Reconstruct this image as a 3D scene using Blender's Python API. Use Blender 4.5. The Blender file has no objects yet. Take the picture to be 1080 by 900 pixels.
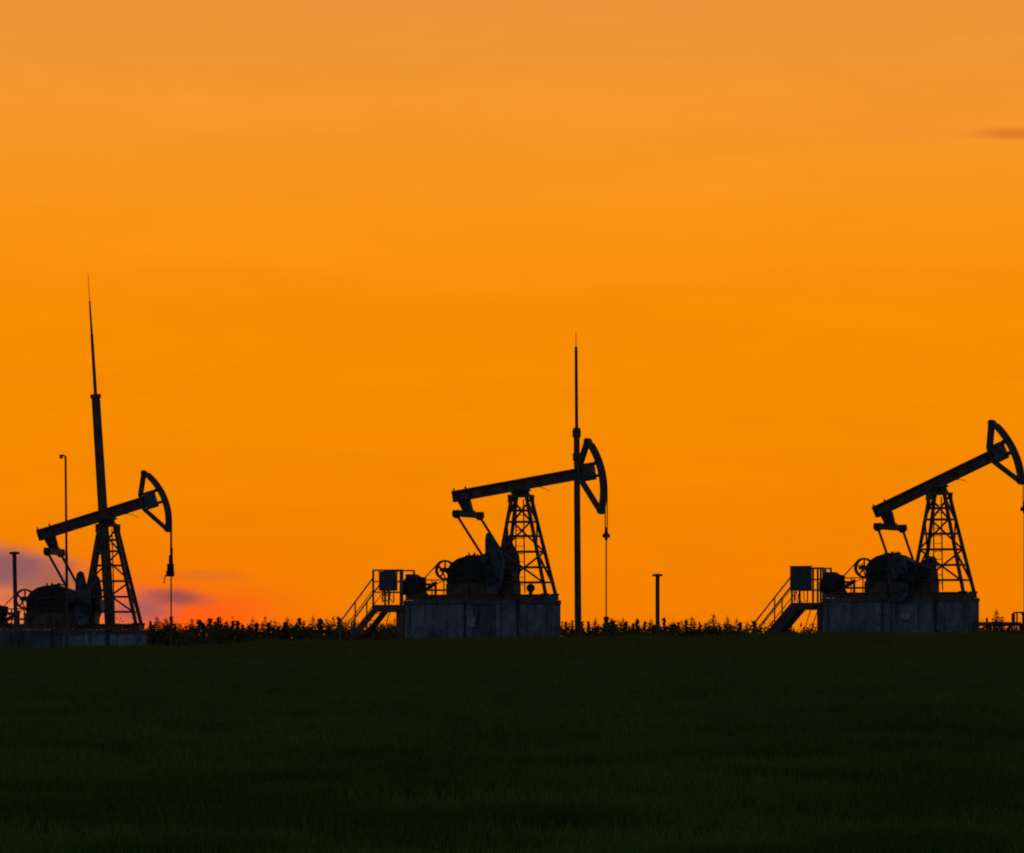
import bpy, math, random
import numpy as np
from mathutils import Vector, Matrix

random.seed(7)
RNG = np.random.default_rng(11)
SC = bpy.context.scene
COL = SC.collection
R = math.radians

# ------------------------------------------------------------------ camera frame
F = 4500.0            # focal length in photo pixels (photo 1080 px wide)
YH = 676.0            # eye level in the photo
EYE = 1.7             # eye height above the near field


def at(px, py, d):
    """metres: the point at distance d in front of the lens seen at photo pixel (px, py)"""
    return Vector(((px - 540.0) / F * d, d, EYE + (YH - py) / F * d))


cam_d = bpy.data.cameras.new('camera')
cam = bpy.data.objects.new('camera', cam_d)
COL.objects.link(cam)
cam.location = (0, 0, EYE)
cam.rotation_euler = (R(90), 0, 0)
cam_d.sensor_width = 36
cam_d.lens = F / 1080 * 36
cam_d.shift_y = (YH - 450) / 1080
cam_d.clip_start = 0.5
cam_d.clip_end = 20000
SC.camera = cam

# ------------------------------------------------------------------ render look
SC.render.engine = 'CYCLES'
SC.view_settings.view_transform = 'Standard'
SC.view_settings.look = 'None'
SC.view_settings.exposure = 0
SC.view_settings.gamma = 1
SC.cycles.pixel_filter_type = 'BLACKMAN_HARRIS'
SC.cycles.filter_width = 1.9
SC.cycles.max_bounces = 5
SC.cycles.use_denoising = False


# ------------------------------------------------------------------ materials
def s2l(c):
    c = c / 255.0
    return c / 12.92 if c <= 0.04045 else ((c + 0.055) / 1.055) ** 2.4


def rgb(r, g, b):
    return (s2l(r), s2l(g), s2l(b), 1)


def new_mat(name):
    m = bpy.data.materials.new(name)
    m.use_nodes = True
    nt = m.node_tree
    nt.nodes.clear()
    out = nt.nodes.new('ShaderNodeOutputMaterial')
    return m, nt, out


def mottled(name, c1, c2, scale=3.0, rough=0.6, metal=0.0, bump=0.0, c3=None, c3_from=0.62, detail=5, spec=0.3, far_col=None, runs=None):
    """Principled surface whose colour wanders between c1 and c2, with patches of c3 (rust, stains)"""
    m, nt, out = new_mat(name)
    n, l = nt.nodes, nt.links
    b = n.new('ShaderNodeBsdfPrincipled')
    l.new(b.outputs[0], out.inputs[0])
    tc = n.new('ShaderNodeTexCoord')
    no = n.new('ShaderNodeTexNoise')
    no.inputs['Scale'].default_value = scale
    no.inputs['Detail'].default_value = detail
    l.new(tc.outputs['Object'], no.inputs['Vector'])
    cr = n.new('ShaderNodeValToRGB')
    cr.color_ramp.elements[0].position = 0.35
    cr.color_ramp.elements[1].position = 0.65
    cr.color_ramp.elements[0].color = (*c1, 1)
    cr.color_ramp.elements[1].color = (*c2, 1)
    l.new(no.outputs[0], cr.inputs[0])
    col = cr.outputs[0]
    if c3:
        n2 = n.new('ShaderNodeTexNoise')
        n2.inputs['Scale'].default_value = scale * 0.7
        n2.inputs['Detail'].default_value = 8
        n2.inputs['Roughness'].default_value = 0.7
        l.new(tc.outputs['Object'], n2.inputs['Vector'])
        mr = n.new('ShaderNodeMapRange')
        mr.inputs[1].default_value = c3_from - 0.06
        mr.inputs[2].default_value = c3_from + 0.06
        l.new(n2.outputs[0], mr.inputs[0])
        mx = n.new('ShaderNodeMix')
        mx.data_type = 'RGBA'
        l.new(mr.outputs[0], mx.inputs[0])
        l.new(col, mx.inputs[6])
        mx.inputs[7].default_value = (*c3, 1)
        col = mx.outputs[2]
    if runs:
        mp = n.new('ShaderNodeMapping')
        mp.inputs['Scale'].default_value = (4.5, 4.5, .45)
        l.new(tc.outputs['Object'], mp.inputs[0])
        n4 = n.new('ShaderNodeTexNoise')
        n4.inputs['Scale'].default_value = 1.0
        n4.inputs['Detail'].default_value = 7
        n4.inputs['Roughness'].default_value = .65
        l.new(mp.outputs[0], n4.inputs['Vector'])
        m4 = n.new('ShaderNodeMapRange')
        m4.inputs[1].default_value = .50
        m4.inputs[2].default_value = .66
        m4.inputs[4].default_value = .85
        l.new(n4.outputs[0], m4.inputs[0])
        x4 = n.new('ShaderNodeMix')
        x4.data_type = 'RGBA'
        l.new(m4.outputs[0], x4.inputs[0])
        l.new(col, x4.inputs[6])
        x4.inputs[7].default_value = (*runs, 1)
        col = x4.outputs[2]
    if far_col:
        col = far_brown(n, l, tc, no, col, far_col)
    l.new(col, b.inputs['Base Color'])
    b.inputs['Roughness'].default_value = rough
    b.inputs['Metallic'].default_value = metal
    b.inputs['Specular IOR Level'].default_value = spec
    if bump:
        bp = n.new('ShaderNodeBump')
        bp.inputs['Strength'].default_value = bump
        bp.inputs['Distance'].default_value = 0.02
        n3 = n.new('ShaderNodeTexNoise')
        n3.inputs['Scale'].default_value = scale * 9
        n3.inputs['Detail'].default_value = 6
        l.new(tc.outputs['Object'], n3.inputs['Vector'])
        l.new(n3.outputs[0], bp.inputs['Height'])
        l.new(bp.outputs[0], b.inputs['Normal'])
    return m


def far_brown(n, l, tc, no, col, far_col):
    """the meadow colour turns browner with distance along y, in uneven patches"""
    sp = n.new('ShaderNodeSeparateXYZ')
    l.new(tc.outputs['Object'], sp.inputs[0])
    ad = n.new('ShaderNodeMath')
    ad.operation = 'MULTIPLY_ADD'
    l.new(no.outputs[0], ad.inputs[0])
    ad.inputs[1].default_value = 70
    l.new(sp.outputs[1], ad.inputs[2])
    mr = n.new('ShaderNodeMapRange')
    mr.inputs[1].default_value = 62
    mr.inputs[2].default_value = 135
    l.new(ad.outputs[0], mr.inputs[0])
    mx = n.new('ShaderNodeMix')
    mx.data_type = 'RGBA'
    l.new(mr.outputs[0], mx.inputs[0])
    l.new(col, mx.inputs[6])
    mx.inputs[7].default_value = (*far_col, 1)
    return mx.outputs[2]


def leafy(name, c1, c2, scale, trans=0.25, far_col=None):
    """diffuse plus translucent: thin leaves, needles and blades"""
    m, nt, out = new_mat(name)
    n, l = nt.nodes, nt.links
    tc = n.new('ShaderNodeTexCoord')
    no = n.new('ShaderNodeTexNoise')
    no.inputs['Scale'].default_value = scale
    no.inputs['Detail'].default_value = 4
    l.new(tc.outputs['Object'], no.inputs['Vector'])
    cr = n.new('ShaderNodeValToRGB')
    cr.color_ramp.elements[0].position = 0.32
    cr.color_ramp.elements[1].position = 0.68
    cr.color_ramp.elements[0].color = (*c1, 1)
    cr.color_ramp.elements[1].color = (*c2, 1)
    l.new(no.outputs[0], cr.inputs[0])
    col = cr.outputs[0]
    if far_col:
        col = far_brown(n, l, tc, no, col, far_col)
    d = n.new('ShaderNodeBsdfDiffuse')
    t = n.new('ShaderNodeBsdfTranslucent')
    mx = n.new('ShaderNodeMixShader')
    mx.inputs[0].default_value = trans
    l.new(col, d.inputs[0])
    l.new(col, t.inputs[0])
    l.new(d.outputs[0], mx.inputs[1])
    l.new(t.outputs[0], mx.inputs[2])
    l.new(mx.outputs[0], out.inputs[0])
    return m


M = dict(
    steel=mottled('painted_steel', (.085, .048, .038), (.150, .082, .062), 4, .6, 0, .15, (.050, .026, .018), .6, spec=.12),
    steel_blue=mottled('blue_grey_paint', (.052, .051, .062), (.10, .098, .118), 3, .6, 0, .2, (.07, .045, .035), .58, spec=.15),
    dark=mottled('oily_cast_iron', (.022, .019, .017), (.044, .038, .033), 5, .6, 0, .2, (.055, .035, .025), .62, spec=.1),
    rust=mottled('rusty_pipe', (.085, .042, .028), (.13, .06, .04), 6, .75, 0, .2, (.05, .035, .03), .6),
    rope=mottled('wire_rope', (.05, .045, .04), (.08, .07, .06), 30, .5, .4),
    rod=mottled('polished_rod', (.05, .042, .038), (.075, .065, .06), 10, .5, .6),
    concrete=mottled('precast_concrete', (.125, .118, .140), (.225, .21, .24), 2.2, 1, 0, .35, (.09, .083, .088), .58, spec=.0, runs=(.055, .048, .042)),
    concrete_pale=mottled('pale_concrete', (.17, .175, .215), (.28, .28, .32), 2.2, 1, 0, .35, (.12, .115, .12), .58, spec=.0, runs=(.08, .075, .07)),  # paler tone for single foundation blocks
    concrete_dark=mottled('dark_concrete', (.075, .07, .075), (.14, .13, .14), 1.3, 1, 0, .35, (.07, .065, .06), .55, spec=.0, runs=(.04, .034, .03)),  # darker tone for single blocks and the cap slabs, with stain runs
    plate=mottled('pale_enamel', (.20, .20, .21), (.30, .30, .31), 9, .6, 0, 0, (.12, .11, .10), .55, spec=.1),
    rubber=mottled('rubber_belt', (.02, .02, .02), (.03, .03, .03), 8, .8),
    zinc=mottled('galvanised_steel', (.10, .10, .105), (.15, .15, .155), 5, .5, .3, .1, (.11, .07, .05), .66),
    cabinet=mottled('cabinet_paint', (.045, .048, .052), (.07, .072, .078), 4, .5, 0, .05, (.08, .05, .035), .68),
    bark=mottled('bark', (.05, .038, .028), (.09, .07, .055), 9, .95, 0, .4),
    needles=leafy('fir_needles', (.030, .038, .016), (.060, .060, .024), 2.2, .3),
    leaves=leafy('shrub_leaves', (.060, .050, .016), (.105, .075, .022), 1.8, .5),
    grass=leafy('meadow_grass', (.038, .080, .010), (.112, .168, .020), 0.5, .22, (.125, .105, .018)),
    soil=mottled('meadow_soil', (.040, .066, .012), (.085, .105, .018), .6, .95, 0, .5, (.040, .036, .020), .64, spec=0.0, far_col=(.10, .082, .018)),
)


# ------------------------------------------------------------------ mesh builder
class MB:
    def __init__(s):
        s.v, s.f = [], []

    def add(s, vs, fs):
        o = len(s.v)
        s.v += [tuple(p) for p in vs]
        s.f += [tuple(i + o for i in f) for f in fs]
        return s

    def box(s, c, d):
        x, y, z = (q / 2 for q in d)
        vs = [(c[0] + i * x, c[1] + j * y, c[2] + k * z) for i in (-1, 1) for j in (-1, 1) for k in (-1, 1)]
        return s.add(vs, [(0, 1, 3, 2), (4, 6, 7, 5), (0, 4, 5, 1), (2, 3, 7, 6), (0, 2, 6, 4), (1, 5, 7, 3)])

    def bar(s, a, b, w, h=None, up=(0, 1, 0)):
        """rectangular bar from a to b; h is the size along `up`"""
        a, b = Vector(a), Vector(b)
        h = w if h is None else h
        d = (b - a).normalized()
        u = Vector(up)
        u = u - d * u.dot(d)
        if u.length < 1e-4:
            u = Vector((1, 0, 0)) - d * d.x
            if u.length < 1e-4:
                u = Vector((0, 0, 1))
        u.normalize()
        r = d.cross(u)
        vs = [p + r * i * w / 2 + u * j * h / 2 for p in (a, b) for i, j in ((-1, -1), (1, -1), (1, 1), (-1, 1))]
        return s.add(vs, [(0, 1, 2, 3), (7, 6, 5, 4), (0, 4, 5, 1), (1, 5, 6, 2), (2, 6, 7, 3), (3, 7, 4, 0)])

    def angle(s, a, b, w, t, up=(0, 1, 0)):
        """rolled angle section: two thin legs"""
        a, b = Vector(a), Vector(b)
        d = (b - a).normalized()
        u = Vector(up)
        u = (u - d * u.dot(d)).normalized()
        r = d.cross(u)
        s.bar(a + u * (w / 2 - t / 2), b + u * (w / 2 - t / 2), w, t, u)
        o = -r * (w / 2 - t / 2) - u * (t / 2)
        return s.bar(a + o, b + o, t, w - t, u)

    def tube(s, a, b, r0, r1=None, n=12, cap=True):
        a, b = Vector(a), Vector(b)
        r1 = r0 if r1 is None else r1
        d = (b - a).normalized()
        u = d.orthogonal().normalized()
        w = d.cross(u)
        vs = []
        for p, r in ((a, r0), (b, r1)):
            for i in range(n):
                t = 2 * math.pi * i / n
                vs.append(p + (u * math.cos(t) + w * math.sin(t)) * r)
        fs = [(i, (i + 1) % n, n + (i + 1) % n, n + i) for i in range(n)]
        if cap:
            fs += [tuple(range(n))[::-1], tuple(range(n, 2 * n))]
        return s.add(vs, fs)

    def path(s, pts, r, n=8):
        for a, b in zip(pts, pts[1:]):
            s.tube(a, b, r, r, n)
        return s

    def lathe(s, c, prof, axis='z', n=24):
        """prof: list of (radius, position along axis)"""
        vs, fs = [], []
        for r, h in prof:
            for i in range(n):
                t = 2 * math.pi * i / n
                p, q = r * math.cos(t), r * math.sin(t)
                o = {'z': (p, q, h), 'y': (p, h, q), 'x': (h, p, q)}[axis]
                vs.append((c[0] + o[0], c[1] + o[1], c[2] + o[2]))
        for k in range(len(prof) - 1):
            for i in range(n):
                j = (i + 1) % n
                fs.append((k * n + i, k * n + j, (k + 1) * n + j, (k + 1) * n + i))
        fs += [tuple(range(n))[::-1], tuple(range((len(prof) - 1) * n, len(prof) * n))]
        return s.add(vs, fs)

    def prism(s, poly, y0, y1):
        """extrude an x-z outline from y0 to y1"""
        n = len(poly)
        vs = [(x, y0, z) for x, z in poly] + [(x, y1, z) for x, z in poly]
        fs = [tuple(range(n)), tuple(range(2 * n - 1, n - 1, -1))]
        fs += [(i, n + i, n + (i + 1) % n, (i + 1) % n) for i in range(n)]
        return s.add(vs, fs)

    def arc_plate(s, c, r0, r1, a0, a1, y0, y1, n=22):
        """curved bar in the x-z plane between radii r0 and r1"""
        vs, fs = [], []
        for i in range(n + 1):
            t = a0 + (a1 - a0) * i / n
            for r in (r0, r1):
                for y in (y0, y1):
                    vs.append((c[0] + r * math.cos(t), y, c[1] + r * math.sin(t)))
        for i in range(n):
            k = 4 * i
            fs += [(k, k + 4, k + 5, k + 1), (k + 2, k + 3, k + 7, k + 6), (k, k + 2, k + 6, k + 4), (k + 1, k + 5, k + 7, k + 3)]
        fs += [(0, 1, 3, 2), (4 * n, 4 * n + 2, 4 * n + 3, 4 * n + 1)]
        return s.add(vs, fs)

    def build(s, name, mat, parent=None, bevel=0, smooth=False):
        me = bpy.data.meshes.new(name)
        me.from_pydata(s.v, [], s.f)
        me.validate()
        import bmesh
        bm = bmesh.new()
        bm.from_mesh(me)
        bmesh.ops.recalc_face_normals(bm, faces=bm.faces)
        bm.to_mesh(me)
        bm.free()
        me.materials.append(mat)
        if smooth:
            for p in me.polygons:
                p.use_smooth = len(p.vertices) == 4
        o = bpy.data.objects.new(name, me)
        COL.objects.link(o)
        if parent:
            o.parent = parent
        if bevel:
            b = o.modifiers.new('bevel', 'BEVEL')
            b.width = bevel
            b.segments = 2
            b.limit_method = 'ANGLE'
        return o


def tag(o, label=None, cat=None, group=None, kind=None):
    for k, v in (('label', label), ('category', cat), ('group', group), ('kind', kind)):
        if v:
            o[k] = v
    return o


def thing(name, label, cat, loc=(0, 0, 0), yaw=0, group=None):
    o = bpy.data.objects.new(name, None)
    COL.objects.link(o)
    o.empty_display_size = 0.3
    o.location = loc
    o.rotation_euler = (0, 0, yaw)
    return tag(o, label, cat, group)


# ------------------------------------------------------------------ terrain
def sstep(a, b, x):
    t = np.clip((x - a) / (b - a), 0, 1)
    return t * t * (3 - 2 * t)


def terrain(x, y):
    """height of the ground: a meadow rising to a low crest, the well pad just behind it, woods lower down"""
    x = np.asarray(x, float)
    y = np.asarray(y, float)
    crest = np.interp(x, [-40, -14.2, -10, -6.3, 0, 5, 8.4, 14.2, 40], [-.44, -.33, -.19, -.10, -.11, -.04, .05, .07, .16])
    pad = np.interp(x, [-60, -20, -14, -9, -4, 0, 15, 40], [-1.3, -1.1, -1.03, -.75, -.15, -.02, .06, .10])
    t = np.clip(y / 118.0, 0, 1)
    s = t * (1.15 - .15 * t ** 4)
    z = -1.7 + (crest + 1.7) * s
    z = z + (pad - crest) * sstep(119, 138, y)
    z = z + (-2.1 - pad) * sstep(164, 205, y)
    z = z - 2.0 * sstep(260, 600, y) - 8 * sstep(500, 6000, y)
    b = (np.sin(x * .83 + y * .21) + np.sin(y * .57 - x * .35 + 1.3) + .7 * np.sin(x * 1.9 + 2.1 + y * .05)) * .018
    b = b + (np.sin(x * .17 + .4) * np.sin(y * .11 + 1.0)) * .05
    amp = sstep(-5, 25, y) * (1 - .75 * sstep(138, 145, y) * (1 - sstep(160, 170, y)))
    return EYE + z + b * amp


def gz(x, y):
    return float(terrain(x, y))


def axis(parts):
    out = []
    for a, b, n in parts:
        out += list(np.linspace(a, b, n, endpoint=False))
    return np.array(out + [parts[-1][1]])


gx = axis([(-4000, -600, 8), (-600, -100, 12), (-100, -32, 34), (-32, 32, 214), (32, 100, 34), (100, 600, 12), (600, 4000, 8)])
gy = axis([(-400, -20, 8), (-20, 10, 20), (10, 170, 400), (170, 300, 60), (300, 1000, 20), (1000, 9000, 14)])
XX, YY = np.meshgrid(gx, gy)
ZZ = terrain(XX, YY)
nx, ny = len(gx), len(gy)
gm = bpy.data.meshes.new('ground')
fs = []
for j in range(ny - 1):
    for i in range(nx - 1):
        k = j * nx + i
        fs.append((k, k + 1, k + nx + 1, k + nx))
gm.from_pydata(np.stack([XX.ravel(), YY.ravel(), ZZ.ravel()], 1).tolist(), [], fs)
gm.polygons.foreach_set('use_smooth', [True] * len(fs))
gm.materials.append(M['soil'])
ground = bpy.data.objects.new('ground', gm)
COL.objects.link(ground)
tag(ground, kind='structure')


def blades(name, px, py, h, w, lean, mat, nb):
    """one mesh of thin bent blades, nb per root"""
    n = len(px)
    x = np.repeat(px, nb) + RNG.normal(0, .045, n * nb)
    y = np.repeat(py, nb) + RNG.normal(0, .045, n * nb)
    hh = np.repeat(h, nb) * RNG.uniform(.55, 1.1, n * nb)
    z = terrain(x, y) - .01
    a = RNG.uniform(0, 2 * math.pi, n * nb)
    la = RNG.uniform(0, 2 * math.pi, n * nb)
    ln = RNG.uniform(.1, 1, n * nb) * lean * hh
    cx, cy = np.cos(a) * w / 2, np.sin(a) * w / 2
    lx, ly = np.cos(la) * ln, np.sin(la) * ln
    v = np.empty((n * nb, 5, 3))
    for k, (sx, fr, tt) in enumerate(((-1, 0, 0), (1, 0, 0), (.75, .3, .55), (-.75, .3, .55), (0, 1, 1))):
        v[:, k, 0] = x + cx * sx + lx * fr
        v[:, k, 1] = y + cy * sx + ly * fr
        v[:, k, 2] = z + hh * tt
    m = n * nb
    me = bpy.data.meshes.new(name)
    me.vertices.add(m * 5)
    me.vertices.foreach_set('co', v.ravel())
    base = (np.arange(m) * 5)[:, None]
    loops = np.concatenate([base + np.array([0, 1, 2, 3]), base + np.array([3, 2, 4])], 1).ravel()
    me.loops.add(len(loops))
    me.loops.foreach_set('vertex_index', loops.astype(np.int32))
    me.polygons.add(2 * m)
    st = np.stack([np.arange(m) * 7, np.arange(m) * 7 + 4], 1).ravel()
    me.polygons.foreach_set('loop_start', st.astype(np.int32))
    me.update(calc_edges=True)
    me.materials.append(mat)
    o = bpy.data.objects.new(name, me)
    COL.objects.link(o)
    return o


# meadow grass: thick near the lens, thinner tufts up to and over the crest
N = 62000
d = 1 / RNG.uniform(1 / 132.0, 1 / 17.0, N)
gxp = RNG.uniform(-1, 1, N) * (.135 * d + 2.2)
clump = np.sin(gxp * 2.1 + np.sin(d * .9)) * np.sin(d * 1.3 + gxp * .7) + RNG.normal(0, .5, N)
N2 = 26000
d2 = RNG.uniform(85, 163, N2)
x2 = RNG.uniform(-1, 1, N2) * (.135 * d2 + 3)
N3 = 15000
d3 = RNG.uniform(104, 128, N3)
x3 = RNG.uniform(-1, 1, N3) * (.135 * d3 + 3)
c3 = -1.2 + 1.3 * np.sin(x3 * 1.7 + np.sin(x3 * .43) * 2) + .9 * np.sin(x3 * 4.1 + d3 * .2) + np.abs(RNG.normal(0, 1.3, N3))
N4 = 5000                                  # weeds at the feet of the foundations
d4 = RNG.uniform(140, 148.5, N4)
x4 = RNG.choice([-16.5, -12, -4.2, -1.5, 1.6, 11.5, 14], N4) + RNG.normal(0, 1.3, N4)
c4 = RNG.normal(1.2, 1.2, N4)
gxp, dd = np.concatenate([gxp, x2, x3, x4]), np.concatenate([d, d2, d3, d4])
clump = np.concatenate([clump, RNG.normal(0, .6, N2), c3, c4])
hgt = np.clip(.13 + .05 * clump, .05, .42)
hgt = np.where(RNG.random(len(hgt)) < .012, hgt * 1.8, hgt)
grass = blades('grass', gxp, dd, hgt, .012, .6, M['grass'], 5)
tag(grass, 'dark green meadow grass covering the rising field', 'grass', kind='stuff')

# ------------------------------------------------------------------ pump jack
PIV = 3.62            # pivot height above the foundation top


def pump_jack(label, loc, yaw, tilt, reach, arc, crank_pin, weights, shaft, hook_z, rod_len, knot=False, rx=0.0, knob=False):
    t = thing('pump_jack', label, 'pump jack', loc, yaw, 'pump jacks along the field crest')
    ct, st_ = math.cos(tilt), math.sin(tilt)

    def B(x, z, y=0.0):
        """beam coordinates (origin at the pivot) to the pump's own"""
        return (x * ct - z * st_, y, PIV + x * st_ + z * ct)

    # base frame: two runners and cross members
    mb = MB()
    for y in (-.52, .52):
        mb.box((-1.46, y, -.155), (5.35, .16, .03)).box((-1.46, y, -.07), (5.33, .05, .14)).box((-1.46, y, .015), (5.35, .16, .03))
    for x in (-4.05, -3.2, -2.3, -1.2, -.3, .5, 1.12):
        mb.box((x, 0, -.07), (.12, .86, .12))
    mb.build('base_frame', M['steel'], t)

    # Samson tower: four legs, four braced faces
    zb, zt = .03, PIV - .16
    foot = {(-1, -1): (-.84, -.55), (1, -1): (1.08, -.55), (-1, 1): (-.84, .55), (1, 1): (1.08, .55)}

    def leg_pt(i, j, z):
        k = (z - zb) / (zt - zb)
        fx, fy = foot[i, j]
        return Vector((fx + (i * .27 - fx) * k, fy + (j * .26 - fy) * k, z))

    for (i, j) in foot:
        MB().angle(leg_pt(i, j, zb), leg_pt(i, j, zt), .13, .035, (0, 1, 0)).box((*foot[i, j], .045), (.26, .2, .03)).build('tower_leg', M['steel'], t)
    lv = [zb + .42, zb + .95, zb + 1.5, zb + 2.05, zb + 2.55, zb + 2.95]
    for a, b in (((-1, -1), (1, -1)), ((1, -1), (1, 1)), ((1, 1), (-1, 1)), ((-1, 1), (-1, -1))):
        mb = MB()
        for k, z in enumerate(lv):
            mb.bar(leg_pt(*a, z), leg_pt(*b, z), .066, .066, (0, 0, 1))
        zs = [lv[0], lv[2], lv[4]]
        for k, (z0, z1) in enumerate(zip(zs, zs[1:] + [zt - .05])):
            p, q = (a, b) if k % 2 else (b, a)
            mb.bar(leg_pt(*p, z0), leg_pt(*q, z1), .058, .058, (0, 0, 1))
        mb.build('tower_bracing', M['steel'], t)
    # ladder inside the near face
    mb = MB()
    l0, l1 = Vector((.18, -.60, zb + .05)), Vector((.06, -.31, zt - .1))
    for o in (-.17, .17):
        mb.bar(l0 + Vector((o, 0, 0)), l1 + Vector((o * .8, 0, 0)), .035, .035)
    for k in range(1, 12):
        p = l0.lerp(l1, k / 12)
        mb.tube(p + Vector((-.165, 0, 0)), p + Vector((.165, 0, 0)), .012, .012, 6)
    mb.build('ladder', M['steel'], t)
    # cap and bearing
    mb = MB().box((0, 0, zt + .03), (.78, .66, .09)).box((0, 0, zt + .09), (.5, .5, .06))
    for i in (-1, 1):
        for j in (-1, 1):
            mb.bar((i * .33, j * .29, zt + .02), (i * .33, j * .29, zt - .22), .12, .03)
    mb.build('tower_cap', M['steel'], t)
    mb = MB().prism([(-.24, PIV - .06), (-.16, PIV + .1), (.16, PIV + .1), (.24, PIV - .06)], -.3, -.12)
    mb.prism([(-.24, PIV - .06), (-.16, PIV + .1), (.16, PIV + .1), (.24, PIV - .06)], .12, .3)
    mb.tube((0, -.4, PIV), (0, .4, PIV), .1)
    mb.build('saddle_bearing', M['dark'], t)

    # walking beam: I-section with stiffeners
    x0, x1 = -2.52, reach - .36
    mb = MB()
    mb.prism([B(*p)[::2] for p in ((x0, .42), (x1, .42), (x1, .47), (x0, .47))], -.14, .14)
    mb.prism([B(*p)[::2] for p in ((x0, .08), (x1, .08), (x1, .13), (x0, .13))], -.14, .14)
    mb.prism([B(*p)[::2] for p in ((x0 + .01, .13), (x1 - .01, .13), (x1 - .01, .42), (x0 + .01, .42))], -.03, .03)
    n = 9
    for k in range(n):
        x = x0 + .03 + (x1 - x0 - .06) * k / (n - 1)
        w = .05 if k in (0, n - 1) else .012
        mb.prism([B(*p)[::2] for p in ((x - w / 2, .132), (x + w / 2, .132), (x + w / 2, .418), (x - w / 2, .418))], -.135, .135)
    mb.prism([B(*p)[::2] for p in ((-.34, .0), (.34, .0), (.28, .078), (-.28, .078))], -.2, .2)
    beam = mb.build('walking_beam', M['steel'], t)
    for x in (x0 + .06, x0 + .5):
        MB().bar(B(x, .47), B(x, .56), .05, .05).build('lifting_lug', M['steel'], beam)
    # loose cable under the beam
    MB().path([B(.62, .08), B(.78, .05), B(.95, -.06), B(1.06, -.16)], .011, 6).build('cable', M['rubber'], beam)

    # horse head
    a0, a1 = arc
    c0 = (0.0, PIV)
    head = MB()
    head.prism([B(*p)[::2] for p in ((reach - .74, -.01), (reach - .35, -.01), (reach - .35, .58), (reach - .74, .58))], -.2, .2)
    head.tube(B(reach - .48, .29, -.26), B(reach - .48, .29, .26), .06)
    hh = head.build('horse_head', M['steel_blue'], t)
    mb = MB().arc_plate(c0, reach - .15, reach, tilt + a0, tilt + a1, -.19, .19)
    for q in (a0, a1):
        p = (math.cos(q + tilt) * (reach - .08), math.sin(q + tilt) * (reach - .08))
        mb.tube((p[0], -.19, PIV + p[1]), (p[0], .19, PIV + p[1]), .10, .10, 10)
    mb.build('arc_track', M['steel'], hh)
    top = ((reach - .10) * math.cos(a1), (reach - .10) * math.sin(a1))
    bot = ((reach - .10) * math.cos(a0), (reach - .10) * math.sin(a0))
    back = reach - .86
    for y in (-.15, .15):
        MB().bar(B(*top, y), B(back + .02, .54, y), .125, .08).build('head_strut', M['steel'], hh)
        MB().bar(B(*bot, y), B(back, .04, y), .125, .08).build('head_strut', M['steel'], hh)
        MB().bar(B(back + .01, .56, y), B(back - .01, .02, y), .09, .078).build('head_strut', M['steel'], hh)
        MB().bar(B(reach - .36, .52, y), B(reach - .13, .58, y), .075, .076).build('head_strut', M['steel'], hh)
        MB().bar(B(reach - .36, .10, y), B(reach - .05, .10, y), .075, .076).build('head_strut', M['steel'], hh)

    # wire rope bridle, carrier bar, rod
    xr = reach + .025
    for y in (-.11, .11):
        pts = []
        for k in range(13):
            q = (tilt + a1 - .06) * (1 - k / 12)
            pts.append((xr * math.cos(q), y, PIV + xr * math.sin(q)))
        pts.append((xr, y, hook_z))
        MB().path(pts, .021, 6).build('bridle_rope', M['rope'], t)
    mb = MB().box((xr, 0, hook_z), (.14, .42, .14)).box((xr, 0, hook_z + .1), (.10, .12, .08))
    mb.tube((xr, 0, hook_z - .16), (xr, 0, hook_z + .28), .05, .05, 8)
    if knot:
        mb.box((xr - .02, 0, hook_z + .06), (.20, .3, .26)).tube((xr, .05, hook_z + .2), (xr + .02, .05, hook_z + .75), .06, .03, 8)
        mb.box((xr - .03, .0, hook_z - .16), (.26, .2, .2))
        mb.path([(xr - .1, 0, hook_z - .16), (xr - .2, 0, hook_z - .22), (xr - .25, 0, hook_z - .38), (xr - .24, 0, hook_z - .5)], .022, 6)
        mb.tube((xr - .05, 0, hook_z + .2), (xr - .06, 0, hook_z + .5), .035, .02, 8)
    mb.build('carrier_bar', M['dark'], t)
    MB().tube((xr, 0, hook_z + .3), (xr, 0, hook_z - rod_len), .024, .024, 8).build('polished_rod', M['rod'], t)

    # equalizer under the rear end, pitmans down to the cranks
    hx, _, hz = B(-2.15, .08)
    ex, ez = hx + .17, hz - .50
    mb = MB().prism([(hx - .22, hz + .02), (hx + .20, hz + .06), (ex + .15, ez + .10), (ex - .15, ez + .10)], -.16, .16)
    mb.tube((ex - .0, -.22, ez + .16), (ex, .22, ez + .16), .1, .1, 12)
    mb.build('equalizer_hanger', M['dark'], t)
    mb = MB().box((ex, 0, ez), (.22, 2.62, .20)).box((ex, 0, ez + .125), (.3, .7, .04))
    for y in (-1.21, 1.21):
        mb.tube((ex - .13, y, ez), (ex + .13, y, ez), .13, .13, 12)
    mb.build('equalizer_beam', M['dark'], t)
    px_, pz_ = crank_pin
    for y in (-1.21, 1.21):
        mb = MB().tube((ex, y, ez - .05), (px_, y, pz_), .046, .046, 10)
        mb.tube((px_, y - .07, pz_), (px_, y + .07, pz_), .13, .13, 14).box((ex, y, ez - .1), (.16, .12, .14))
        mb.build('pitman_arm', M['steel'], t)
    sx, sz = shaft
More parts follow.
